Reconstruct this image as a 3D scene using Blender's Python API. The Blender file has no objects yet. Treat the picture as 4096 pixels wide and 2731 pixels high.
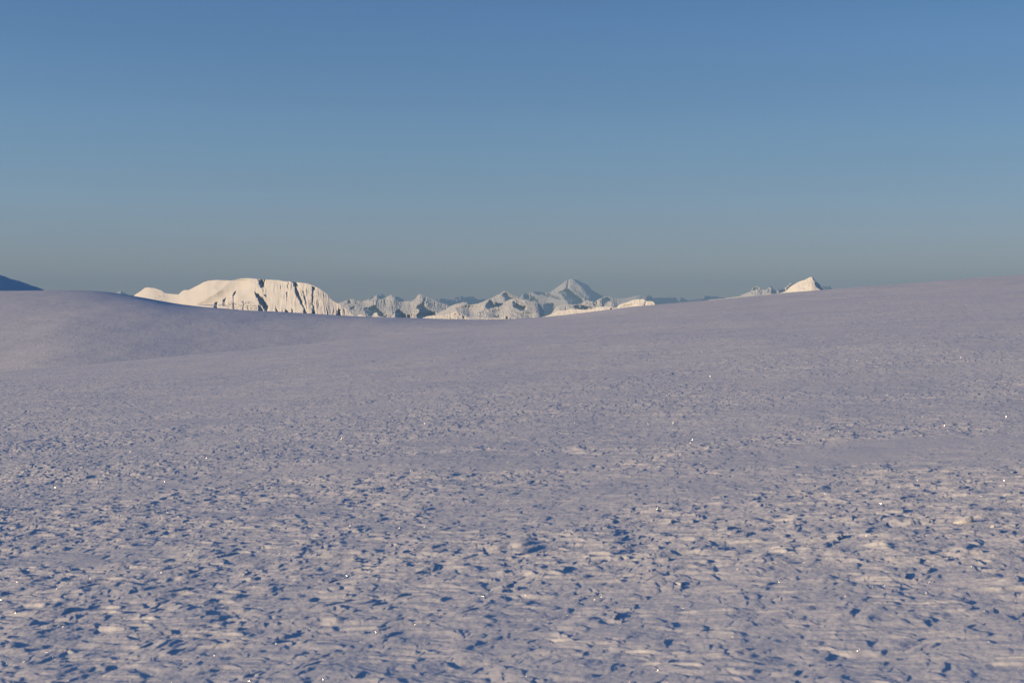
import bpy, math, random
import numpy as np

# ------------------------------------------------------------------ camera
sc = bpy.context.scene
COL = sc.collection
F, CX, CY, Y0 = 5689.0, 2048.0, 1365.5, 1254.0      # focal length and horizon line of the 4096 px photograph
PITCH = math.atan((CY - Y0) / F)
cam = bpy.data.cameras.new("camera")
cam_ob = bpy.data.objects.new("camera", cam)
COL.objects.link(cam_ob)
cam.sensor_width = 36.0
cam.lens = 36.0 * F / 4096.0
cam.clip_start, cam.clip_end = 0.1, 200000.0
cam_ob.location = (0, 0, 0)
cam_ob.rotation_euler = (math.pi / 2 - PITCH, 0, 0)
cam.dof.use_dof = True
cam.dof.focus_distance = 90.0
cam.dof.aperture_fstop = 6.0
sc.camera = cam_ob

# ------------------------------------------------------------------ light
SUN_EL, SUN_ROT = math.radians(9.2), math.radians(250)
world = bpy.data.worlds.new("World")
sc.world = world
world.use_nodes = True
nt = world.node_tree
sky = nt.nodes.new('ShaderNodeTexSky')
sky.sky_type = 'NISHITA'
sky.sun_disc = False
sky.sun_elevation, sky.sun_rotation = SUN_EL, SUN_ROT
sky.altitude, sky.air_density, sky.dust_density, sky.ozone_density = 2000, 1.0, 0.3, 2.0
bg = nt.nodes['Background']
bg.inputs[1].default_value = 0.1
tc = nt.nodes.new('ShaderNodeTexCoord')
sep = nt.nodes.new('ShaderNodeSeparateXYZ')
nt.links.new(tc.outputs['Generated'], sep.inputs[0])
ramp = nt.nodes.new('ShaderNodeValToRGB')
nt.links.new(sep.outputs['Z'], ramp.inputs[0])
# clearness of the mountain air by altitude above the horizon (sine of the elevation)
stops = [(0.0, (.98, .87, 1.08)), (0.035, (.99, .87, 1.06)), (0.11, (.88, .97, 1.14)),
         (0.21, (.70, .94, 1.22)), (0.42, (.66, .91, 1.22)), (1.0, (.60, .88, 1.22))]
cr = ramp.color_ramp
cr.elements[0].position = 0.0
cr.elements[1].position = 1.0
for p_, _c in stops[1:-1]:
    cr.elements.new(p_)
for e_, (p_, c_) in zip(cr.elements, stops):
    e_.position = p_
    e_.color = tuple(v / 2 for v in c_) + (1,)
mul = nt.nodes.new('ShaderNodeVectorMath'); mul.operation = 'MULTIPLY'
nt.links.new(sky.outputs[0], mul.inputs[0]); nt.links.new(ramp.outputs[0], mul.inputs[1])
sca = nt.nodes.new('ShaderNodeVectorMath'); sca.operation = 'SCALE'
sca.inputs['Scale'].default_value = 2.0
bx = nt.nodes.new('ShaderNodeMapping'); bx.inputs['Scale'].default_value = (1.2, 1.2, 26)
nt.links.new(tc.outputs['Generated'], bx.inputs[0])
bn = nt.nodes.new('ShaderNodeTexNoise'); bn.inputs['Scale'].default_value = 1.0; bn.inputs['Detail'].default_value = 3
nt.links.new(bx.outputs[0], bn.inputs['Vector'])
m1 = nt.nodes.new('ShaderNodeMath'); m1.operation = 'MULTIPLY_ADD'        # thin high haze in faint level bands
m1.inputs[1].default_value, m1.inputs[2].default_value = .36, 1.86
nt.links.new(bn.outputs[0], m1.inputs[0])
m2 = nt.nodes.new('ShaderNodeMath'); m2.operation = 'MULTIPLY_ADD'        # a little darker towards the east
m2.inputs[1].default_value = -.60
nt.links.new(sep.outputs['X'], m2.inputs[0]); nt.links.new(m1.outputs[0], m2.inputs[2])
nt.links.new(m2.outputs[0], sca.inputs['Scale'])
nt.links.new(mul.outputs[0], sca.inputs[0]); nt.links.new(sca.outputs[0], bg.inputs[0])

sun = bpy.data.lights.new("sun", 'SUN')
sun.energy, sun.angle, sun.color = 5.0, math.radians(0.5), (1.0, 0.71, 0.38)
sun_ob = bpy.data.objects.new("sun", sun)
COL.objects.link(sun_ob)
sd = np.array([math.sin(SUN_ROT) * math.cos(SUN_EL), math.cos(SUN_ROT) * math.cos(SUN_EL), math.sin(SUN_EL)])
from mathutils import Vector
sun_ob.rotation_euler = Vector(sd).to_track_quat('Z', 'Y').to_euler()
sun_ob.location = tuple(sd * 50)

sc.view_settings.view_transform = 'Standard'
sc.view_settings.look = 'None'
sc.view_settings.exposure, sc.view_settings.gamma = 0.0, 1.0
sc.view_settings.use_curve_mapping = False
sc.cycles.max_bounces = 4
sc.cycles.diffuse_bounces = 0
sc.cycles.use_denoising = True

# ------------------------------------------------------------------ noise
def _hash(ix, iy, seed):
    h = (ix.astype(np.int64) * 374761393 + iy.astype(np.int64) * 668265263 + seed * 1442695041) & 0xFFFFFFFF
    h = ((h ^ (h >> 13)) * 1274126177) & 0xFFFFFFFF
    return (h ^ (h >> 16)) & 0xFFFF
_ang = np.arange(65536) * (2 * math.pi / 65536)
_CA, _SA = np.cos(_ang).astype(np.float32), np.sin(_ang).astype(np.float32)
def noise(x, y, seed=0):
    fx, fy = np.floor(x), np.floor(y)
    ix, iy = fx.astype(np.int64), fy.astype(np.int64)
    dx, dy = (x - fx).astype(np.float32), (y - fy).astype(np.float32)
    def g(ox, oy):
        h = _hash(ix + ox, iy + oy, seed)
        return _CA[h] * (dx - ox) + _SA[h] * (dy - oy)
    sx = dx * dx * dx * (dx * (dx * 6 - 15) + 10)
    sy = dy * dy * dy * (dy * (dy * 6 - 15) + 10)
    a, b = g(0, 0), g(1, 0)
    c, d = g(0, 1), g(1, 1)
    return ((a + (b - a) * sx) * (1 - sy) + (c + (d - c) * sx) * sy) * 1.5
def fbm(x, y, octv=4, gain=.5, seed=0):
    s, amp = 0, 1.0
    for i in range(octv):
        s = s + amp * noise(x, y, seed + 17 * i)
        x, y, amp = x * 2.03 + 11.3, y * 2.03 - 7.7, amp * gain
    return s
def sst(a, b, x):
    t = np.clip((x - a) / (b - a), 0, 1)
    return t * t * (3 - 2 * t)

# ------------------------------------------------------------------ measured directions
def uv(px, py):
    X = (np.asarray(px, float) - CX) / F
    Yc = (CY - np.asarray(py, float)) / F
    c, s = math.cos(PITCH), math.sin(PITCH)
    den = c + Yc * s
    return X / den, (Yc * c - s) / den
A_SL, H_EYE = 0.080, 1.6
def on_ground(px, py):
    u, v = uv(px, py)
    y = H_EYE / (A_SL * u - v)
    return float(u * y), float(y)

# ------------------------------------------------------------------ shape of the snowfield
K = 4096 / 2352.0
_sk = [(-1400, 745), (-300, 676), (0, 665), (180, 665), (240, 669), (320, 681), (360, 690), (400, 699), (470, 706), (600, 716), (830, 729.5),
       (1000, 734), (1100, 736), (1180, 735), (1300, 725), (1500, 702), (1700, 684), (1910, 665), (2180, 644), (2352, 631), (3300, 560)]
_su, _sv = uv([a * K for a, b in _sk], [b * K for a, b in _sk])
def smooth_tab(u, xs, ys, w=0.011):
    g = np.linspace(-.8, .8, 3201)
    k = np.exp(-.5 * (np.arange(-400, 401) * .0005 / w) ** 2)
    return np.interp(u, g, np.convolve(np.pad(np.interp(g, xs, ys), 400, 'edge'), k / k.sum(), 'valid'))
def base_height(x, y):
    r = np.hypot(x, y)
    th = np.abs(np.arctan2(x, y))
    yy = np.maximum(y, 0.5 * r + 1e-3)
    u = np.clip(x / yy, -.75, .75)
    vp = A_SL * u - H_EYE / yy
    left = sst(-.03, -.33, u)                        # 1 on the left, where the near field rolls over
    ya = 135 + 40 * (1 - left)
    YR = 450 + 240 * (1 - left)
    vR = smooth_tab(u, _su, _sv)
    vpa = A_SL * u - H_EYE / ya
    dip = .010 * left
    vm = vpa - dip + .0008 * (1 - left)
    ym = ya * 1.55
    # beyond the roll-over: shallow basin, then up to the dome ridge, then away into the valley
    t1 = np.clip(np.log(yy / ya) / np.log(ym / ya), 0, 1)
    t1 = t1 * t1 * (3 - 2 * t1)
    t2 = np.clip(np.log(yy / ym) / np.log(YR / ym), 0, 1)
    t2s = .55 * t2 + .45 * (1 - (1 - t2) ** 1.8)
    t2s = np.where(t2 < 1, t2s, 1)
    vU = vm + (.054 - .05 * u) * t2s                # an even rise towards the crest, rolling over just below it
    kk = .010
    hh = np.clip(.5 + .5 * (vR - vU) / kk, 0, 1)
    vD = vR + (vU - vR) * hh - kk * hh * (1 - hh)
    v = np.where(yy < ya, vp, np.where(yy < ym, vpa + (np.minimum(vm, vR) - vpa) * t1, vD + (np.minimum(vm, vR) - vD) * np.exp(-t2 * 40)))
    bx = np.maximum(0, np.log(yy / YR))
    v = v - .035 * np.minimum(bx, 1.2) ** 1.6 - .02 * np.maximum(bx - 1.2, 0)
    front = v * yy - .024 * x * (1 - sst(6, 32, r))
    back = -H_EYE + A_SL * 400 * np.tanh(x / 400) - 1.2e-5 * r ** 2 / (1 + r / 4000)
    w = sst(math.radians(62), math.radians(42), th)
    z = front * w + back * (1 - w)
    return np.maximum(z, -1900 + 0 * z)

def scales(x, y, cell, dens, seed):
    """overlapping wind-carved crust plates: long windward ramp, snapped lee edge"""
    gx, gy = x / cell, y / (cell * .66)
    ix, iy = np.floor(gx), np.floor(gy)
    out = np.zeros(np.shape(gx), np.float32)
    for ox in (-1, 0, 1):
        for oy in (-1, 0, 1):
            jx, jy = (ix + ox).astype(np.int64), (iy + oy).astype(np.int64)
            r1 = _hash(jx, jy, seed * 7 + 1) / 65536.0
            r2 = _hash(jx, jy, seed * 7 + 2) / 65536.0
            r3 = _hash(jx, jy, seed * 7 + 3) / 65536.0
            r4 = _hash(jx, jy, seed * 7 + 4) / 65536.0
            sx = gx - (jx + r1)
            sy = gy - (jy + r2)
            sx, sy = sx + sy * (r4 - .5) * .8, sy
            a_ = .55 + .45 * r4
            b_ = .28 + .42 * r3
            body = sst(-1.6 * a_, .25 * a_, sx) * (1 - sst(.38 * a_, .66 * a_, sx)) * (1 - sst(.25 * b_, 1.25 * b_, np.abs(sy)))
            hh = np.where(r3 < dens, .35 + .65 * ((r1 * 7.3 + r2 * 3.1) % 1.0) ** 1.5, 0)
            out = np.maximum(out, body * hh)
    return out
SMOOTH = [on_ground(1650, 1860) + (1.7, .8), on_ground(2150, 1850) + (1.5, .5), on_ground(3250, 1790) + (1.6, .9),
          on_ground(3800, 1760) + (1.3, 1.0), on_ground(330, 2270) + (.6, .4), on_ground(1020, 2070) + (.8, .3)]
SLAB = [on_ground(3668, 2062) + (.15, .08, .028), on_ground(3300, 2140) + (.16, .10, .020), on_ground(3560, 2280) + (.2, .09, .018),
        on_ground(2400, 2460) + (.16, .12, .017), on_ground(3170, 2075) + (.12, .09, .018), on_ground(2650, 2330) + (.22, .1, .016)]
def relief(x, y):
    r = np.hypot(x, y)
    lod = 1 - sst(250, 900, r)
    wx = x + .10 * noise(x / .42, y / .42, 5) + .03 * noise(x / .13, y / .13, 6)
    wy = y + .10 * noise(x / .42, y / .42, 7) + .03 * noise(x / .13, y / .13, 8)
    m = fbm(x / 4.6 + .6 * noise(x / 9, y / 9, 31), y / 4.2, 3, .6, 41) + .25 * noise(x / 23, y / 30, 77)
    m = .50 + .50 * sst(-.55, .15, m)
    m = m * (1 - .60 * sst(9, 45, r)) + .22 * (1 - sst(7, 13, r))
    for (cx, cy, ax, ay) in SMOOTH:
        d = ((x - cx) / ax) ** 2 + ((y - cy) / ay) ** 2 + .5 * noise(x / 1.1, y / 1.1, 91)
        m = m * (.42 + .58 * sst(.6, 1.35, d))
    m = m + .35 * sst(-.2, -.34, x / np.maximum(y, 1)) * sst(9, 16, y) * (1 - sst(60, 110, y))
    big = fbm(wx / 1.5, wy / 1.1, 3, .5, 171)
    h = m * (.009 * fbm(wx / .34, wy / .26, 4, .4, 101)
             + 0.0165 * scales(wx, wy, .175, 1.0, 11) * (1 - .6 * sst(18, 60, r)) + .0075 * scales(wx, wy, .105, .85, 12) * (1 - sst(15, 40, r))
             + .030 * scales(wx / 2.4, wy * .8 - wx * .12, .26, .7, 14) * sst(14, 45, r) + .012 * scales(wx, wy, .5, .2, 13)) \
        + .016 * big * (.4 + .6 * m)
    h = h + .0012 * (.3 + m) * fbm(x / .04, y / .035, 2, .5, 211) * (1 - sst(15, 50, r))
    h = h * lod
    h = h + .045 * fbm(x / 6.5, y / 5.0, 3, .5, 231) * (1 - sst(300, 900, r))
    h = h + .10 * noise(x / 17, y / 25, 251) * sst(20, 60, r)
    h = h + .22 * fbm(x / 42, y / 60, 3, .5, 271) * sst(60, 260, r)
    h = h + 0.5 * noise(x / 120, y / 240, 291) * sst(240, 420, r) * (1 - sst(480, 600, r))
    for (cx, cy, ax, ay, hh) in SLAB:              # undercut wind slabs with an abrupt lee edge on their right
        sx = (x - cx) / ax + .35 * noise(x / .05, y / .07, 301) + .2 * noise(x / .16, y / .12, 302)
        sy = (y - cy) / ay + .3 * noise(x / .08, y / .08, 303) + .5 * noise(x / .2, y / .2, 304)
        body = sst(-2.4, .4, sx) * (1 - sst(.42, .5, sx)) * (1 - sst(.3, 1.25, np.abs(sy)))
        h = h + hh * body
    return h
def ground_z(x, y):
    return base_height(x, y) + relief(x, y)

# ------------------------------------------------------------------ materials
def snow_material(name, rock=False, grain=True):
    m = bpy.data.materials.new(name)
    m.use_nodes = True
    n, l = m.node_tree.nodes, m.node_tree.links
    b = n['Principled BSDF']
    b.inputs['Roughness'].default_value = .62
    b.inputs['Specular IOR Level'].default_value = .12
    co = n.new('ShaderNodeTexCoord')
    nz = n.new('ShaderNodeTexNoise')
    nz.inputs['Scale'].default_value = 1.3 if grain else .004
    nz.inputs['Detail'].default_value = 6
    l.new(co.outputs['Object'], nz.inputs['Vector'])
    cr = n.new('ShaderNodeValToRGB')
    cr.color_ramp.elements[0].position, cr.color_ramp.elements[1].position = .3, .7
    cr.color_ramp.elements[0].color = (.82, .83, .86, 1)
    cr.color_ramp.elements[1].color = (.87, .87, .88, 1)
    l.new(nz.outputs[0], cr.inputs[0])
    out = cr.outputs[0]
    if grain:
        g = n.new('ShaderNodeTexNoise')
        g.inputs['Scale'].default_value = 85
        g.inputs['Detail'].default_value = 3
        l.new(co.outputs['Object'], g.inputs['Vector'])
        bp = n.new('ShaderNodeBump')
        bp.inputs['Strength'].default_value = .5
        bp.inputs['Distance'].default_value = .0025
        l.new(g.outputs[0], bp.inputs['Height'])
        l.new(bp.outputs[0], b.inputs['Normal'])
    if rock:
        at = n.new('ShaderNodeAttribute'); at.attribute_name = 'rock'
        rn = n.new('ShaderNodeTexNoise')
        rn.inputs['Scale'].default_value = .03
        rn.inputs['Detail'].default_value = 8
        l.new(co.outputs['Object'], rn.inputs['Vector'])
        rc = n.new('ShaderNodeValToRGB')
        rc.color_ramp.elements[0].color = (.05, .055, .05, 1)
        rc.color_ramp.elements[1].color = (.15, .145, .13, 1)
        l.new(rn.outputs[0], rc.inputs[0])
        mx = n.new('ShaderNodeMix'); mx.data_type = 'RGBA'
        l.new(at.outputs['Fac'], mx.inputs[0])
        l.new(out, mx.inputs[6]); l.new(rc.outputs[0], mx.inputs[7])
        out = mx.outputs[2]
    l.new(out, b.inputs['Base Color'])
    return m
M_SNOW = snow_material("wind_crusted_snow", rock=True)
M_FAR = snow_material("mountain_snow", rock=True, grain=False)
for nd in M_FAR.node_tree.nodes:                    # clean fresh snow on the summits
    if nd.type == 'VALTORGB' and nd.color_ramp.elements[1].color[0] > .8:
        nd.color_ramp.elements[0].color, nd.color_ramp.elements[1].color = (.88, .89, .90, 1), (.93, .93, .93, 1)
M_HILL = snow_material("hill_snow", grain=False)

def grid_mesh(name, P, mat, wrap=False, attr=None, smooth=False):
    """P: (rows, cols, 3) array -> one mesh of quads."""
    R, C = P.shape[:2]
    me = bpy.data.meshes.new(name)
    nv = R * C
    me.vertices.add(nv)
    me.vertices.foreach_set('co', P.reshape(-1).astype(np.float32))
    idx = np.arange(nv, dtype=np.int32).reshape(R, C)
    if wrap:
        idx = np.concatenate([idx, idx[:, :1]], 1)
    q = np.stack([idx[:-1, :-1], idx[:-1, 1:], idx[1:, 1:], idx[1:, :-1]], -1).reshape(-1, 4)
    nf = len(q)
    me.loops.add(nf * 4)
    me.loops.foreach_set('vertex_index', q.reshape(-1))
    me.polygons.add(nf)
    me.polygons.foreach_set('loop_start', np.arange(nf, dtype=np.int32) * 4)
    me.polygons.foreach_set('loop_total', np.full(nf, 4, np.int32))
    me.polygons.foreach_set('use_smooth', np.full(nf, smooth, bool))
    if attr is not None:
        a = me.attributes.new('rock', 'FLOAT', 'POINT')
        a.data.foreach_set('value', attr.reshape(-1).astype(np.float32))
    me.update(calc_edges=True)
    me.materials.append(mat)
    ob = bpy.data.objects.new(name, me)
    COL.objects.link(ob)
    return ob

# ------------------------------------------------------------------ snowfield: one sheet from the feet to the far valley
COLW, ROWW = QUALITY = (0.024, 0.45)
th_f = np.radians(np.arange(-22.5, 22.5, COLW))
side = list(np.arange(22.5, 44, .055))
while side[-1] < 180:
    side.append(side[-1] * 1.03 + .02)
side = np.radians(np.array([s for s in side if s < 178]))
th = np.concatenate([-side[::-1], th_f, side])
rs = [0.6]
while rs[-1] < 48000:
    r = rs[-1]
    px_step = ROWW * r * r / (H_EYE * F / 4)
    if r < 5.2: st = .18
    elif r < 1000: st = min(px_step, .0065 * r)
    else: st = .05 * r
    rs.append(r + st)
rs = np.array(rs)
TH, RR = np.meshgrid(th, rs)
X, Y = RR * np.sin(TH), RR * np.cos(TH)
Z = base_height(X, Y)
near = rs < 1000
cols = np.abs(th) < math.radians(56)
ii = np.ix_(near, cols)
Z[ii] += relief(X[ii], Y[ii]) * sst(math.radians(55), math.radians(42), np.abs(TH[ii]))
print("snowfield grid", Z.shape)
snowfield = grid_mesh("snowfield", np.stack([X, Y, Z], -1), M_SNOW, wrap=True,
    attr=sst(2200, 3200, RR) + 0 * Z)
snowfield['kind'] = 'structure'
snowfield['label'] = 'wind crusted snowfield with blue pitted shadows'
del TH, RR, X, Y, Z

# ------------------------------------------------------------------ dark hill beyond the dome, on the far left
hx = np.concatenate([np.linspace(-3600, -1300, 40), np.linspace(-1290, -500, 160)])
hy = np.concatenate([np.linspace(1500, 2900, 50), np.linspace(2910, 3400, 30), np.linspace(3450, 5200, 12)])
HX, HY = np.meshgrid(hx, hy)
hz = -.35 * (HX + 844) + 2.5 * fbm(HX / 45, HY / 60, 4, .5, 333)
hz = np.where(HX < -1900, -.35 * (-1900 + 844) - .25 * (-1900 - HX), hz)
hz = hz - .55 * np.maximum(0, HY - 3000) - .1 * np.maximum(0, 2000 - HY)
hz = np.where(HX > -760, hz - .3 * (HX + 760), hz)
hill = grid_mesh("hill", np.stack([HX, HY, hz], -1), M_HILL, smooth=True)
hill['kind'] = 'structure'
hill['label'] = 'dark blue shaded snow hill behind the dome at the far left'

# ------------------------------------------------------------------ mountains
def mountain(name, label, sky_pts, base_py, dist, cot=.8, recess=(), flute=6, fl_amp=1.0, rough=1.0, seed=1, rocks=(), jag=1.0, step=1.5, turn=.42, fl_rng=None, ridge=1.0):
    """sky_pts: crest in photo px.  The front face leans back at 1/cot; recess = [(k, polygon)] are gully flanks turned
    away from (k > 0) or towards (k < 0) the left.  The crest has a far side as well, so the massif is closed."""
    xs = np.array([p[0] for p in sky_pts], float); ys = np.array([p[1] for p in sky_pts], float)
    xs = np.concatenate([[xs[0] - 45], xs, [xs[-1] + 45]]); ys = np.concatenate([[ys[0] + 60], ys, [ys[-1] + 60]])
    px = np.arange(xs[0], xs[-1], step)
    top = np.interp(px, xs, ys)
    top = top + jag * (1.6 * noise(px / 9., px * 0 + 3, seed) + .9 * noise(px / 3.5, px * 0 + 9, seed + 1))
    bot = np.maximum(base_py, top + 12)
    n = int(max(10, (base_py - top.min()) / step))
    t = np.linspace(0, 1, n)[:, None]
    PX = np.broadcast_to(px, (n, len(px))).copy()
    PY = top + (bot - top) * t
    m = dist / F                                             # metres per photo px
    # shape jitter of the features
    jx = PX + 3.0 * noise(PX / 14, PY / 11, seed + 5) + 1.3 * noise(PX / 5, PY / 4, seed + 6)
    jy = PY + 2.5 * noise(PX / 12, PY / 13, seed + 7) + 1.2 * noise(PX / 5, PY / 5, seed + 8)
    dep = np.zeros_like(PX)
    tilt = 0
    for k, poly in recess:
        po = np.array(poly, float)
        qx, qy = (jx, jy) if k >= .8 else (PX, PY)
        xl = np.full_like(PX, 1e9); xr = np.full_like(PX, -1e9)
        for (ax, ay), (bx, by) in zip(po, np.roll(po, -1, 0)):
            if abs(by - ay) < 1e-6: continue
            lo, hi = min(ay, by), max(ay, by)
            s_ = (qy - ay) / (by - ay)
            xc = ax + (bx - ax) * s_
            ok = (qy >= lo) & (qy <= hi)
            xl = np.where(ok, np.minimum(xl, xc), xl); xr = np.where(ok, np.maximum(xr, xc), xr)
        w = np.maximum(xr - xl, 0)
        s_ = np.where(w > .5, (qx - xl) / np.maximum(w, .5), -1)
        if k >= .8:
            prof = np.where(s_ < .9, s_, np.maximum(0, (1 - s_) * 9)) * w * m * (k + turn - .18)
        else:
            prof = np.sin(np.clip(s_, 0, 1) * math.pi) * .32 * w * m * k
        prof = np.where((s_ >= 0) & (s_ <= 1), prof, 0)
        if k >= .8: dep = np.maximum(dep, prof)
        else: tilt = tilt + prof
    dep = dep + tilt
    # fluting that runs down the face, and general unevenness
    for _ in range(3):
        q = np.pad(dep, 1, 'edge')
        dep = (q[:-2, 1:-1] + q[2:, 1:-1] + q[1:-1, :-2] + q[1:-1, 2:] + 2 * q[1:-1, 1:-1]) / 6
    hgt = PY - top
    fw = PX / flute + .22 * hgt / flute * .5 * noise(PX / 60, PX * 0 + 1.5, seed + 10) + .35 * noise(PX / 25, PY / 30, seed + 11)
    fl_amp = fl_amp * (.35 + 1.1 * sst(-.3, .5, noise(PX / 45, PY / 35, seed + 14)))
    if fl_rng: fl_amp = fl_amp * (.12 + .88 * sst(fl_rng[0], fl_rng[1], PX))
    fl = noise(fw, PY / (flute * 7.), seed + 12) + .55 * noise(fw * 2.3, PY / (flute * 5.), seed + 13)
    fade = np.clip(hgt / 5, 0, 1)
    dep = dep + fl * flute * .32 * m * fl_amp * fade
    dep = dep + rough * m * (6 * noise(PX / 38, PY / 30, seed + 20) - ridge * 4.5 * np.abs(noise(PX / 17 + .5 * noise(PX / 30, PY / 30, seed + 24) + PY / 40, PY / 20 - PX / 60, seed + 21)) - ridge * 2.0 * np.abs(noise(PX / 8 - PY / 25, PY / 10, seed + 23)) + .3 * noise(PX / 6, PY / 6, seed + 22)) * fade
    U, V = uv(PX, PY)
    _, VT = uv(PX[0], top)
    kk = np.exp(-.5 * (np.arange(-24, 25) / 9.) ** 2); kk /= kk.sum()
    _, VS = uv(PX[0], np.convolve(np.pad(top, 24, 'edge'), kk, 'valid'))    # the face hangs from the smoothed crest line
    y = dist - cot * (VS - V) * dist + dep - turn * (PX - PX.mean()) * m
    front = np.stack([U * y, y, V * y], -1)
    # apron down into the valley (kept below the lowest visible row) and the far side
    last = front[-1]
    ap = []
    for q in (.15, .5, 1.0):
        d = np.stack([last[:, 0], last[:, 1] - 1500 * q * (.7 + .3 * q), last[:, 2] * (1 - q) - 1950 * q], -1)
        ap.append(d)
    crest = front[0]
    bk = []
    for q in (1.0, .45, .12, .03):
        hh = 700.0
        d = np.stack([crest[:, 0], crest[:, 1] + hh * 1.3 * q, crest[:, 2] - hh * q - 1100 * q * q], -1)
        bk.append(d)
    P = np.concatenate([np.stack(bk), front, np.stack(ap)], 0)
    rk = np.zeros(P.shape[:2])
    r0 = np.zeros_like(PX)
    for amt, poly in rocks:
        po = np.array(poly, float)
        inside = np.zeros(PX.shape, bool)
        for (ax, ay), (bx, by) in zip(po, np.roll(po, -1, 0)):
            c = ((ay > PY) != (by > PY)) & (PX < (bx - ax) * (PY - ay) / ((by - ay) + 1e-9) + ax)
            inside ^= c
        nn = noise(PX / 7, PY / 3.2, seed + 30) + .6 * noise(PX / 3, PY / 2, seed + 31)
        r0 = np.maximum(r0, inside * sst(.62 - amt, .80 - amt, nn))
    rk[len(bk):len(bk) + n] = r0
    ob = grid_mesh(name, P, M_FAR, attr=rk)
    ob['kind'] = 'structure'
    ob['label'] = label
    return ob

def crop(x0, y0, s):
    return lambda pts: [(x0 + a / s, y0 + b / s) for a, b in pts]
c2, c3 = crop(500, 1070, 4.704), crop(950, 1070, 4.704)
c4, c5 = crop(1350, 1100, 4.704), crop(1750, 1100, 4.704)
c6, c7 = crop(2150, 1090, 4.276), crop(2650, 1080, 3.36)

# --- the large fluted plateau on the left
mountain("plateau_mountain", 'broad bright snow plateau with fluted wall and deep blue gullies, left of centre',
    c2([(170, 525), (300, 440), (370, 385), (430, 373), (500, 382), (590, 400), (690, 435), (740, 480), (800, 490), (900, 500), (1010, 505), (1060, 455),
        (1100, 428), (1210, 420), (1300, 370), (1400, 320), (1470, 280), (1560, 250), (1740, 233), (1800, 240), (1880, 238), (1990, 248), (2060, 235), (2150, 212)])
    + c3([(100, 205), (200, 200), (300, 210), (400, 218), (520, 228), (620, 230), (780, 240), (870, 258), (1000, 262), (1040, 270), (1110, 277), (1180, 285),
          (1240, 290), (1320, 303), (1400, 330), (1520, 385), (1620, 450), (1700, 520), (1740, 575), (1800, 630), (1880, 675), (1930, 695), (1980, 740),
          (2060, 800), (2140, 860), (2200, 905), (2260, 930), (2350, 938), (2500, 960)]),
    1300, 9000, cot=.62, flute=9, fl_amp=.9, rough=.4, seed=3, jag=.5, fl_rng=(1010, 1120), turn=.75, ridge=.25,
    recess=[
        (.5, c2([(1990, 250), (2150, 215), (2352, 240), (2352, 420), (2000, 700), (1650, 720), (1330, 700), (1500, 610), (1800, 430)])),
        (.30, c2([(1740, 240), (1990, 250), (1780, 400), (1640, 380), (1700, 300)])),
        (.25, c3([(0, 260), (330, 300), (330, 640), (100, 660), (0, 640)])),
        (1.0, c3([(380, 230), (525, 230), (520, 330), (510, 370), (470, 380), (430, 370), (400, 310)])),
        (1.0, c3([(465, 370), (500, 400), (500, 480), (560, 530), (545, 555), (510, 540), (480, 470), (465, 400)])),
        (1.0, c3([(325, 450), (400, 500), (500, 580), (550, 660), (597, 750), (570, 830), (460, 830), (430, 720), (400, 640), (350, 560), (320, 480)])),
        (.5, c3([(310, 360), (370, 370), (400, 480), (390, 520), (330, 460)])),
        (1.0, c3([(1010, 255), (1110, 270), (1150, 340), (1120, 370), (1160, 470), (1200, 560), (1240, 680), (1290, 810), (1330, 905), (1230, 900), (1240, 770),
                  (1190, 680), (1140, 590), (1080, 490), (1070, 400), (1055, 330)])),
        (1.0, c3([(1210, 425), (1250, 440), (1290, 560), (1315, 700), (1310, 830), (1290, 790), (1270, 640), (1235, 540)])),
        (1.0, c3([(908, 450), (948, 460), (945, 600), (944, 720), (925, 680), (920, 560)])),
        (1.0, c3([(920, 330), (950, 330), (945, 380), (925, 380)])),
        (1.0, c3([(1400, 345), (1450, 360), (1470, 400), (1440, 460), (1435, 540), (1432, 650), (1450, 760), (1480, 910), (1385, 910), (1400, 780), (1393, 650), (1400, 560)])),
        (1.0, c3([(1880, 765), (1945, 800), (1950, 950), (1845, 950)])),
        (1.0, c3([(890, 775), (965, 830), (960, 880), (880, 870)])),
        (1.0, c3([(1005, 720), (1050, 800), (1065, 880), (1025, 870)])),
        (.9, c3([(385, 690), (440, 720), (490, 800), (500, 840), (390, 830)])),
        (.9, c3([(720, 755), (780, 830), (785, 870), (725, 860)])),
        (.9, c3([(1590, 830), (1630, 900), (1630, 940), (1595, 930)])),
        (.9, c3([(98, 630), (132, 650), (128, 800), (98, 800)])),
        (.9, c3([(182, 680), (213, 740), (213, 810), (190, 800)])),
        (.45, c3([(750, 640), (790, 560), (840, 600), (840, 850), (760, 760)])),
        (.5, c3([(1470, 640), (1560, 560), (1600, 700), (1500, 800)])),
        (.4, c3([(600, 300), (640, 320), (640, 640), (600, 620)])),
        (.45, c3([(1700, 700), (1760, 720), (1750, 900), (1700, 900)])),
        (1.0, c2([(2015, 500), (2050, 470), (2120, 440), (2060, 540), (2060, 620), (2075, 800), (2035, 800), (2020, 620)])),
        (.9, c2([(1690, 660), (1760, 630), (1740, 760), (1660, 760)])),
        (.9, c2([(1830, 620), (1930, 540), (1900, 640), (1900, 720), (1840, 720)])),
        (.9, c2([(2215, 630), (2245, 620), (2245, 800), (2210, 800)])),
        (-.35, c3([(1110, 270), (1250, 290), (1230, 430), (1130, 370)])),
    ],
    rocks=[(.30, c2([(1900, 640), (2352, 640), (2352, 820), (1880, 770)])), (.34, c3([(0, 645), (340, 680), (400, 800), (0, 790)])),
           (.12, c2([(560, 440), (760, 480), (720, 620), (560, 600)])), (.10, c3([(1100, 380), (1700, 420), (1750, 780), (1150, 760)])),
           (.25, c3([(2020, 760), (2250, 900), (2250, 940), (2000, 790)]))])

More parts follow.
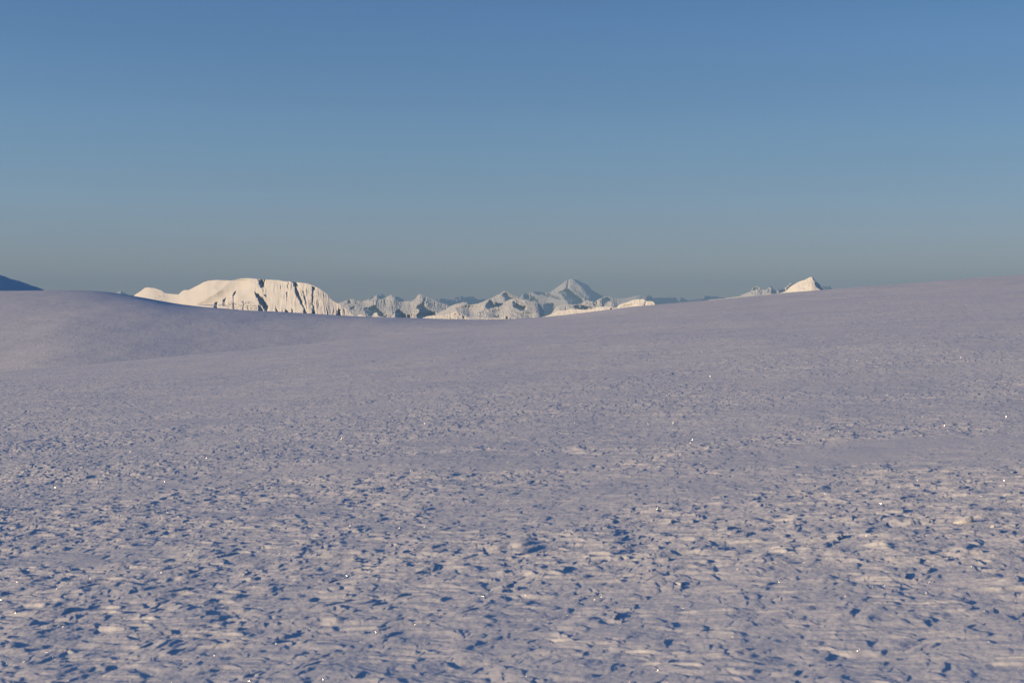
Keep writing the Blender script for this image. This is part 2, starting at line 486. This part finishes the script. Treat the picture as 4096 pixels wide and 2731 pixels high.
# --- low bright hills in front of the middle range
mountain("near_ridge", 'low bright snow ridge just right of the plateau mountain',
    c4([(300, 800), (340, 775), (400, 745), (470, 735), (520, 745), (560, 778), (640, 792), (690, 712), (750, 706), (765, 770), (900, 805), (1000, 830)]),
    1300, 11000, turn=.75, cot=1.0, seed=11, flute=8, fl_amp=.5, jag=.6)
mountain("near_ridge", 'small bright craggy snow hill below the middle range',
    c4([(1540, 825), (1620, 800), (1700, 772), (1850, 750), (2100, 745), (2180, 700), (2220, 680), (2260, 685), (2300, 735)]) +
    c5([(440, 742), (490, 745), (530, 790), (620, 820), (720, 845)]),
    1300, 10500, turn=.75, cot=.7, seed=13, flute=6, fl_amp=.8, rough=.8,
    recess=[(.6, c5([(330, 690), (380, 740), (350, 800), (300, 790)])), (.8, c5([(480, 745), (520, 790), (500, 825), (470, 810)]))],
    rocks=[(.22, c5([(240, 700), (500, 740), (500, 830), (200, 830)]))])
mountain("near_ridge", 'low bright knob with dark cracks under the snowy central massif',
    c5([(820, 845), (920, 820), (1040, 810), (1170, 822), (1210, 790), (1265, 750), (1310, 765), (1350, 800), (1420, 832), (1460, 795), (1530, 815), (1680, 840)]),
    1305, 10000, cot=.8, seed=17, flute=6, fl_amp=.7,
    recess=[(1.0, c5([(1290, 770), (1325, 790), (1320, 840), (1270, 820)])), (1.0, c5([(1360, 800), (1420, 830), (1400, 850), (1365, 840)]))],
    rocks=[(.25, c5([(1250, 760), (1420, 800), (1420, 850), (1250, 850)]))])
mountain("near_ridge", 'long bright snow ridge on the skyline below the pyramid mountain',
    c6([(-30, 790), (20, 770), (130, 748), (260, 700), (340, 655), (420, 650), (500, 640), (580, 620), (700, 628), (790, 635), (850, 630), (930, 625), (990, 605),
        (1050, 587), (1150, 580), (1250, 590), (1310, 605), (1350, 598), (1400, 550), (1450, 530), (1520, 510), (1580, 490), (1640, 465), (1700, 462), (1780, 455),
        (1815, 450), (1850, 485), (1900, 492), (1960, 490), (2000, 520), (2010, 558), (2060, 568)]),
    1290, 9500, turn=.75, cot=.6, seed=19, flute=7, fl_amp=.5, rough=.5, jag=.6,
    recess=[(.8, c6([(1830, 480), (1860, 500), (1850, 570), (1820, 570)])), (.8, c6([(1250, 590), (1290, 600), (1290, 650), (1250, 640)])),
            (.4, c6([(1400, 570), (1700, 520), (1720, 580), (1420, 620)]))],
    rocks=[(.10, c6([(20, 700), (420, 660), (420, 760), (20, 790)])), (.18, c6([(1250, 590), (1400, 600), (1380, 660), (1240, 650)]))])
mountain("near_ridge", 'thin bright snow edge along the skyline left of the white peak',
    c7([(400, 436), (510, 420), (580, 410), (650, 398), (720, 392), (800, 386), (900, 378), (980, 370), (1080, 366), (1180, 360), (1240, 362)]),
    1290, 9000, cot=1.0, seed=23, flute=9, fl_amp=.3, jag=.3, rough=.4)
mountain("snow_peak", 'sharp bright white triangular peak with blue right face, right of centre',
    c7([(1230, 358), (1260, 352), (1330, 338), (1400, 325), (1500, 320), (1580, 308), (1630, 296), (1655, 285), (1690, 250), (1720, 222), (1780, 185), (1850, 150), (1920, 130),
        (1960, 107), (1985, 95), (2003, 90), (2018, 96), (2040, 125), (2060, 150), (2085, 172), (2110, 190), (2128, 218), (2145, 240), (2165, 258), (2200, 280)]),
    1250, 9500, turn=.75, cot=.6, seed=29, flute=9, fl_amp=.3, ridge=.4, rough=.45, jag=.4,
    recess=[(1.0, c7([(2003, 82), (2030, 90), (2075, 150), (2125, 190), (2160, 240), (2250, 290), (2140, 275), (2075, 235), (2055, 205), (2045, 160), (2020, 115)])),
            (.35, c7([(1890, 140), (1950, 150), (1940, 270), (1870, 250)]))],
    rocks=[(.10, c7([(1850, 140), (2040, 120), (2060, 210), (1860, 250)]))])

# --- middle range, paler with distance
mountain("snow_massif", 'pale central massif of rounded snow domes with blue hollows',
    c5([(0, 715), (60, 690), (150, 650), (230, 590), (300, 560), (360, 538), (430, 530), (500, 505), (550, 513), (575, 562), (620, 558), (750, 540), (860, 500),
        (930, 468), (975, 448), (1020, 470), (1100, 513), (1180, 530), (1250, 512), (1310, 492), (1350, 465), (1400, 448), (1500, 448), (1580, 460), (1640, 470),
        (1662, 453), (1720, 480), (1770, 502), (1880, 505), (1930, 545), (1965, 600), (2000, 650), (2022, 690), (2000, 790), (2010, 840)]),
    1300, 22500, cot=.95, seed=31, flute=12, fl_amp=.25, rough=.7, ridge=.85, jag=.5,
    recess=[(1.0, c5([(905, 545), (985, 450), (1080, 508), (1150, 540), (1290, 520), (1200, 590), (1080, 605), (1000, 640), (935, 645), (900, 600)])),
            (1.0, c5([(1408, 480), (1500, 520), (1560, 570), (1670, 600), (1670, 650), (1560, 685), (1500, 640), (1420, 600)])),
            (.6, c5([(1430, 455), (1640, 470), (1640, 530), (1500, 520)])),
            (.95, c5([(1030, 770), (1170, 765), (1150, 785), (1040, 785)])),
            (.5, c5([(1350, 690), (1500, 740), (1500, 790), (1380, 760)])),
            (.45, c5([(560, 560), (880, 600), (760, 760), (600, 780), (400, 700), (330, 620)])),
            (.45, c5([(1500, 690), (1900, 720), (1950, 820), (1500, 810)])),
            (-.4, c5([(740, 720), (900, 590), (900, 680), (860, 830), (760, 800)])),
            (.4, c5([(920, 680), (1300, 640), (1250, 760), (900, 790)]))],
    rocks=[(.4, c5([(745, 710), (900, 640), (925, 650), (840, 730), (850, 800), (760, 790)])), (.28, c5([(1880, 580), (2020, 680), (2010, 800), (1920, 720)])),
           (.2, c5([(1650, 480), (1900, 560), (1900, 600), (1660, 540)]))])
mountain("snow_spur", 'blue shaded spur with a sunlit left edge in front of the ragged range',
    c4([(980, 815), (1010, 790), (1050, 740), (1080, 700), (1110, 650), (1140, 630), (1170, 655), (1240, 700), (1300, 740), (1390, 738), (1410, 700), (1440, 660),
        (1490, 635), (1530, 650), (1600, 640), (1700, 650), (1760, 690), (1850, 735), (1900, 780), (1960, 820)]),
    1300, 18000, cot=.6, seed=37, flute=8, fl_amp=.5, rough=.5,
    recess=[(1.3, c4([(1080, 830), (1078, 690), (1135, 640), (1172, 655), (1300, 740), (1395, 745), (1400, 830)])),
            (1.3, c4([(1540, 640), (1700, 640), (1850, 725), (1960, 820), (1960, 860), (1500, 860), (1480, 760), (1530, 700)]))],
    rocks=[(.35, c4([(1400, 650), (1530, 640), (1500, 800), (1400, 790)]))])
mountain("ragged_range", 'pinkish ragged range with notched summits right of the plateau mountain',
    c4([(-60, 560), (0, 530), (90, 505), (180, 468), (215, 452), (300, 450), (380, 478), (470, 490), (560, 465), (640, 450), (690, 410), (738, 368), (752, 395),
        (760, 450), (830, 455), (900, 425), (980, 385), (1020, 366), (1050, 400), (1110, 415), (1145, 450), (1165, 505), (1200, 510), (1270, 482), (1330, 488), (1400, 490), (1450, 460),
        (1490, 405), (1540, 356), (1590, 375), (1650, 384), (1700, 425), (1780, 455), (1850, 482), (1950, 520), (2080, 562), (2140, 600), (2250, 680)]),
    1295, 30000, cot=.85, seed=41, flute=6, fl_amp=.6, rough=.9, jag=1.3, ridge=1.0,
    recess=[(1.0, c4([(485, 625), (740, 560), (740, 600), (800, 645), (905, 725), (890, 755), (960, 765), (880, 790), (700, 790), (560, 775), (520, 700)])),
            (1.0, c4([(1475, 600), (1600, 500), (1640, 400), (1670, 400), (1640, 560), (1700, 640), (1860, 700), (1850, 800), (1500, 820), (1480, 700)])),
            (.9, c4([(180, 470), (240, 455), (260, 520), (190, 545)])), (.7, c4([(300, 455), (400, 490), (430, 570), (330, 540)])),
            (.8, c4([(230, 590), (330, 590), (330, 640), (240, 660)])),
            (.7, c4([(850, 430), (980, 400), (960, 600), (860, 600)])), (-.4, c4([(1010, 400), (1120, 420), (1150, 510), (1020, 500)])),
            (.4, c4([(950, 600), (1150, 520), (1160, 640), (1000, 720)])),
            (-.4, c4([(560, 480), (760, 465), (860, 510), (700, 580), (520, 610)])), (-.3, c4([(1470, 480), (1540, 360), (1640, 390), (1560, 520), (1460, 600)])),
            (.5, c4([(1800, 480), (1860, 500), (1860, 660), (1800, 650)])), (.5, c4([(1950, 530), (2000, 550), (1990, 650), (1950, 640)]))],
    rocks=[(.16, c4([(860, 420), (1160, 500), (1150, 700), (860, 680)])), (.2, c4([(1650, 400), (2120, 560), (2060, 690), (1650, 620)])), (.15, c4([(180, 450), (480, 480), (480, 600), (180, 600)]))])
mountain("snow_massif", 'pale pointed massif with a blue right flank behind the central domes',
    c5([(930, 480), (1000, 440), (1070, 405), (1130, 370), (1190, 350), (1240, 298), (1265, 300), (1330, 325), (1430, 380), (1500, 405), (1560, 460), (1660, 520)]),
    1300, 34000, cot=.8, seed=43, flute=9, fl_amp=.4, rough=.6,
    recess=[(1.0, c5([(1195, 380), (1262, 330), (1300, 340), (1400, 385), (1500, 425), (1400, 470), (1290, 495), (1260, 430)]))])
mountain("snow_massif", 'pale hollowed foothill with crisp edge below the pyramid mountain',
    c6([(330, 575), (360, 562), (450, 552), (560, 543), (610, 552), (640, 545), (750, 540), (790, 510), (830, 478), (870, 475), (900, 490), (940, 490), (970, 520),
        (1000, 500), (1030, 470), (1060, 448), (1100, 443), (1115, 480), (1130, 560), (1160, 560), (1200, 500), (1250, 488), (1310, 505), (1380, 570), (1420, 600)]),
    1290, 25000, cot=.8, seed=47, flute=7, fl_amp=.5, rough=.7,
    recess=[(1.2, c6([(590, 560), (700, 600), (770, 565), (820, 575), (965, 605), (930, 660), (700, 660)])),
            (1.0, c6([(935, 490), (975, 520), (1035, 565), (1030, 580), (960, 560)])),
            (.9, c6([(975, 500), (1030, 470), (1040, 560), (1020, 580), (990, 545)])),
            (1.0, c6([(1110, 440), (1150, 560), (1150, 610), (1110, 560)]))],
    rocks=[(.2, c6([(480, 550), (680, 590), (600, 620), (470, 600)])), (.2, c6([(820, 480), (960, 500), (1000, 570), (820, 540)]))])
mountain("pyramid_mountain", 'tall pale blue pyramid mountain rising highest above the middle range',
    c5([(1540, 430), (1620, 350), (1720, 345), (1800, 313), (1940, 315)]) +
    c6([(60, 340), (150, 350), (230, 335), (250, 312), (340, 250), (420, 190), (470, 150), (508, 122), (560, 115), (620, 115), (680, 130), (760, 168), (850, 205),
        (890, 240), (920, 290), (1000, 338), (1080, 385), (1140, 412), (1220, 402), (1260, 408), (1300, 432), (1400, 442), (1500, 440), (1600, 420), (1680, 400), (1750, 374),
        (1770, 420), (1830, 470)]),
    1295, 44000, cot=.95, seed=53, flute=9, fl_amp=.35, rough=.55, jag=.4,
    recess=[(1.0, c6([(340, 325), (400, 310), (460, 280), (495, 220), (508, 120), (545, 120), (540, 190), (530, 270), (560, 300), (680, 370), (770, 440), (810, 490),
                      (750, 540), (640, 560), (540, 560), (510, 490), (430, 440), (420, 400)])),
            (1.0, c6([(600, 110), (680, 122), (770, 160), (860, 195), (900, 235), (930, 285), (1010, 335), (1150, 410), (1010, 470), (980, 520), (930, 490), (910, 400),
                      (840, 350), (800, 270), (690, 190)])),
            (1.0, c6([(-60, 300), (70, 325), (200, 365), (300, 405), (440, 455), (300, 450), (200, 410), (80, 380), (-80, 360)])),
            (1.0, c5([(1560, 400), (1620, 345), (1725, 340), (1800, 395), (1930, 480), (1900, 510), (1780, 490), (1600, 470)])),
            (1.1, c6([(90, 550), (180, 515), (280, 540), (350, 640), (300, 700), (130, 770), (120, 650)])),
            (.9, c6([(1100, 440), (1200, 425), (1300, 480), (1200, 500), (1130, 540)])),
            (-.35, c6([(260, 320), (500, 130), (500, 200), (450, 280), (370, 310)])),
            (.35, c6([(560, 180), (680, 200), (840, 400), (900, 470), (760, 420), (560, 290)]))],
    rocks=[(.16, c6([(540, 120), (680, 200), (860, 400), (700, 380), (540, 260)]))])

# --- right hand distant summits
mountain("ragged_range", 'small pinkish summit group left of the white triangular peak',
    c7([(820, 388), (860, 375), (980, 360), (1040, 350), (1080, 325), (1130, 310), (1180, 288), (1210, 245), (1245, 228), (1275, 222), (1310, 235), (1350, 265), (1390, 268), (1430, 232),
        (1460, 213), (1490, 250), (1535, 292), (1560, 248), (1580, 270), (1640, 243), (1690, 205), (1713, 172), (1740, 192), (1790, 175), (1840, 165), (1960, 210), (2060, 260)]),
    1260, 32000, cot=.8, seed=59, flute=6, fl_amp=.4, rough=.7, ridge=1.4,
    recess=[(1.1, c7([(1440, 210), (1475, 215), (1540, 290), (1545, 320), (1450, 320), (1470, 260)])),
            (1.1, c7([(1550, 240), (1590, 262), (1660, 245), (1700, 215), (1740, 185), (1800, 175), (1800, 320), (1545, 320)])),
            (1.0, c7([(1210, 245), (1265, 240), (1300, 250), (1250, 262), (1215, 275)])), (.5, c7([(1330, 250), (1380, 270), (1370, 320), (1300, 320)]))],
    rocks=[(.25, c7([(1200, 240), (1330, 240), (1300, 275), (1200, 275)]))])
mountain("blue_range", 'hazy blue range on the horizon right of the pyramid mountain',
    c6([(1700, 470), (1800, 440), (1832, 408), (1870, 392), (1930, 384), (1950, 410), (1975, 436), (2080, 430), (2200, 428), (2300, 430)]) +
    c7([(50, 372), (120, 368), (180, 370), (200, 395), (212, 430), (225, 425), (235, 385), (252, 363), (285, 380), (310, 395), (370, 408), (400, 405), (440, 392), (480, 375),
        (510, 380), (545, 350), (620, 344), (660, 360), (710, 350), (770, 368), (850, 382), (950, 375), (1050, 390)]),
    1280, 47000, cot=.5, seed=61, flute=9, fl_amp=.2, rough=.8, jag=1.6, ridge=1.5,
    turn=-.55)
mountain("blue_range", 'hazy blue ridge far behind the gap in the middle range',
    c4([(600, 420), (700, 400), (760, 368), (830, 350), (880, 380), (900, 410), (1000, 420), (1120, 405), (1190, 432), (1270, 478), (1400, 500), (1650, 520)]) +
    c5([(-60, 480), (0, 465), (60, 440), (130, 445), (200, 465), (280, 470), (330, 430), (400, 410), (450, 395), (500, 420), (560, 415), (660, 398), (700, 430), (780, 468),
        (870, 452), (960, 470), (1100, 500)]),
    1290, 43000, cot=.5, seed=67, flute=9, fl_amp=.2, rough=.8, jag=1.2, ridge=1.5,
    turn=-.55)
mountain("blue_range", 'faint blue horizon ridge just right of the white triangular peak',
    c7([(2050, 260), (2100, 235), (2145, 213), (2190, 222), (2240, 213), (2262, 232), (2275, 248), (2300, 262), (2360, 275)]),
    1230, 42000, cot=.5, seed=71, flute=7, fl_amp=.4, jag=.5,
    turn=-.55)
mountain("snow_peak", 'tiny pale peak on the horizon between dome and plateau mountain',
    [(455, 1180), (466, 1171), (474, 1167), (482, 1161.5), (490, 1166), (500, 1171), (512, 1180)],
    1215, 40000, cot=.6, seed=73, flute=6, fl_amp=.4, jag=.3,
    recess=[(1.2, [(481, 1158), (500, 1168), (520, 1185), (520, 1200), (484, 1200)])])

# ------------------------------------------------------------------ loose snow blocks
def lump(name, label, cat, px, py, size, seed, squash=(1, 1, 1), rot=0, sink=.25, shape=None, group=None):
    import bmesh
    bm = bmesh.new()
    bmesh.ops.create_icosphere(bm, subdivisions=5, radius=1)
    co = np.array([v.co[:] for v in bm.verts])
    n = .22 * noise(co[:, 0] * 1.1 + seed, co[:, 1] * 1.1 + co[:, 2] * .3, seed) + .18 * noise(co[:, 2] * 1.2 + seed, co[:, 0] * .9 - co[:, 1] * .5, seed + 3) + .05 * fbm(co[:, 0] * 4 + co[:, 2], co[:, 1] * 4 - co[:, 2] * 2, 3, .5, seed + 5)
    co = co * (1 + n[:, None])
    if shape == 'slab':                              # a tilted wedge of crust: upright snapped edge on the right
        co[:, 2] = np.clip(co[:, 2], -1, .55 + .55 * co[:, 0])
        co[:, 0] = np.clip(co[:, 0], -1.2, .80 + .06 * n * 3)
    co = co * np.array(squash) * size
    for v, c in zip(bm.verts, co):
        v.co = c
    me = bpy.data.meshes.new(name)
    bm.to_mesh(me); bm.free()
    for p in me.polygons: p.use_smooth = True
    me.materials.append(M_SNOW)
    ob = bpy.data.objects.new(name, me)
    COL.objects.link(ob)
    x, y = on_ground(px, py)
    z = float(ground_z(np.array([x]), np.array([y]))[0])
    ob.location = (x, y, z + size * squash[2] * (1 - 2 * sink))
    ob.rotation_euler = (0, 0, rot)
    ob['label'], ob['category'] = label, cat
    if group: ob['group'] = group
    return ob
lump("snow_slab", 'tilted sunlit slab of snow crust with a blue shadow on both sides, lower right', 'snow slab', 3858, 2068, .062, 5, (1.1, .75, .95), -.1, .56, 'slab')
lump("snow_ball", 'small rounded sunlit snow ball right of the tilted slab, lower right', 'snow ball', 3974, 2080, .020, 8, (1, .9, 1.0), .4, .42)

# ------------------------------------------------------------------ ice crystals that glint on the crust
rng = np.random.default_rng(4)
N = 220000
inv = rng.uniform(1 / 40., 1 / 5.6, N)
rr = 1 / inv
tt = np.radians(rng.uniform(-32, 32, N))
cx_, cy_ = rr * np.sin(tt), rr * np.cos(tt)
cz_ = ground_z(cx_, cy_) + .002
nrm = rng.normal(size=(N, 3)); nrm[:, 2] = np.abs(nrm[:, 2])
nrm /= np.linalg.norm(nrm, axis=1)[:, None]
t1 = np.cross(nrm, rng.normal(size=(N, 3))); t1 /= np.linalg.norm(t1, axis=1)[:, None]
t2 = np.cross(nrm, t1)
sz = (.00056 * (rr / 8) ** .6 * rng.lognormal(0, .45, N))[:, None]
cc = np.stack([cx_, cy_, cz_], -1) + nrm * 0
cc[:, 2] += sz[:, 0]
V = np.stack([cc + t1 * sz, cc + t2 * sz, cc - t1 * sz, cc - t2 * sz], 1).reshape(-1, 3)
me = bpy.data.meshes.new("ice_crystals")
me.vertices.add(4 * N); me.vertices.foreach_set('co', V.reshape(-1).astype(np.float32))
me.loops.add(4 * N); me.loops.foreach_set('vertex_index', np.arange(4 * N, dtype=np.int32))
me.polygons.add(N)
me.polygons.foreach_set('loop_start', np.arange(N, dtype=np.int32) * 4)
me.polygons.foreach_set('loop_total', np.full(N, 4, np.int32))
me.update(calc_edges=True)
mi = bpy.data.materials.new("ice_facets"); mi.use_nodes = True
b = mi.node_tree.nodes['Principled BSDF']
b.inputs['Base Color'].default_value = (.95, .95, .96, 1)
b.inputs['Metallic'].default_value = 1.0
b.inputs['Roughness'].default_value = .13
hn = mi.node_tree.nodes.new('ShaderNodeTexNoise'); hn.inputs['Scale'].default_value = 300
mr = mi.node_tree.nodes.new('ShaderNodeMapRange')
mr.inputs['To Min'].default_value, mr.inputs['To Max'].default_value = .20, .30
mi.node_tree.links.new(hn.outputs[0], mr.inputs[0]); mi.node_tree.links.new(mr.outputs[0], b.inputs['Roughness'])
me.materials.append(mi)
ice = bpy.data.objects.new("ice_crystals", me); COL.objects.link(ice)
ice['kind'] = 'stuff'; ice['label'] = 'tiny glinting ice crystals scattered over the snow crust'

# ------------------------------------------------------------------ air between here and the far ranges
def box(name, lo, hi):
    vs = [(x, y, z) for z in (lo[2], hi[2]) for y in (lo[1], hi[1]) for x in (lo[0], hi[0])]
    fs = [(0, 2, 3, 1), (4, 5, 7, 6), (0, 1, 5, 4), (1, 3, 7, 5), (3, 2, 6, 7), (2, 0, 4, 6)]
    me = bpy.data.meshes.new(name); me.from_pydata(vs, [], fs); me.update()
    ob = bpy.data.objects.new(name, me); COL.objects.link(ob)
    return ob
haze = box("haze", (-49500, -49500, -2400), (49500, 52000, 1150))
hm = bpy.data.materials.new("haze_air"); hm.use_nodes = True
hn_ = hm.node_tree.nodes
for nd in list(hn_):
    if nd.type != 'OUTPUT_MATERIAL': hn_.remove(nd)
pv = hn_.new('ShaderNodeVolumePrincipled')
pv.inputs['Color'].default_value = (.40, .68, 1.0, 1)
pv.inputs['Density'].default_value = 3.3e-5
pv.inputs['Density Attribute'].default_value = ""
pv.inputs['Anisotropy'].default_value = 0.0
hm.node_tree.links.new(pv.outputs[0], [nd for nd in hn_ if nd.type == 'OUTPUT_MATERIAL'][0].inputs['Volume'])
haze.data.materials.append(hm)
haze['kind'] = 'stuff'; haze['label'] = 'pale blue air in front of the far mountains'
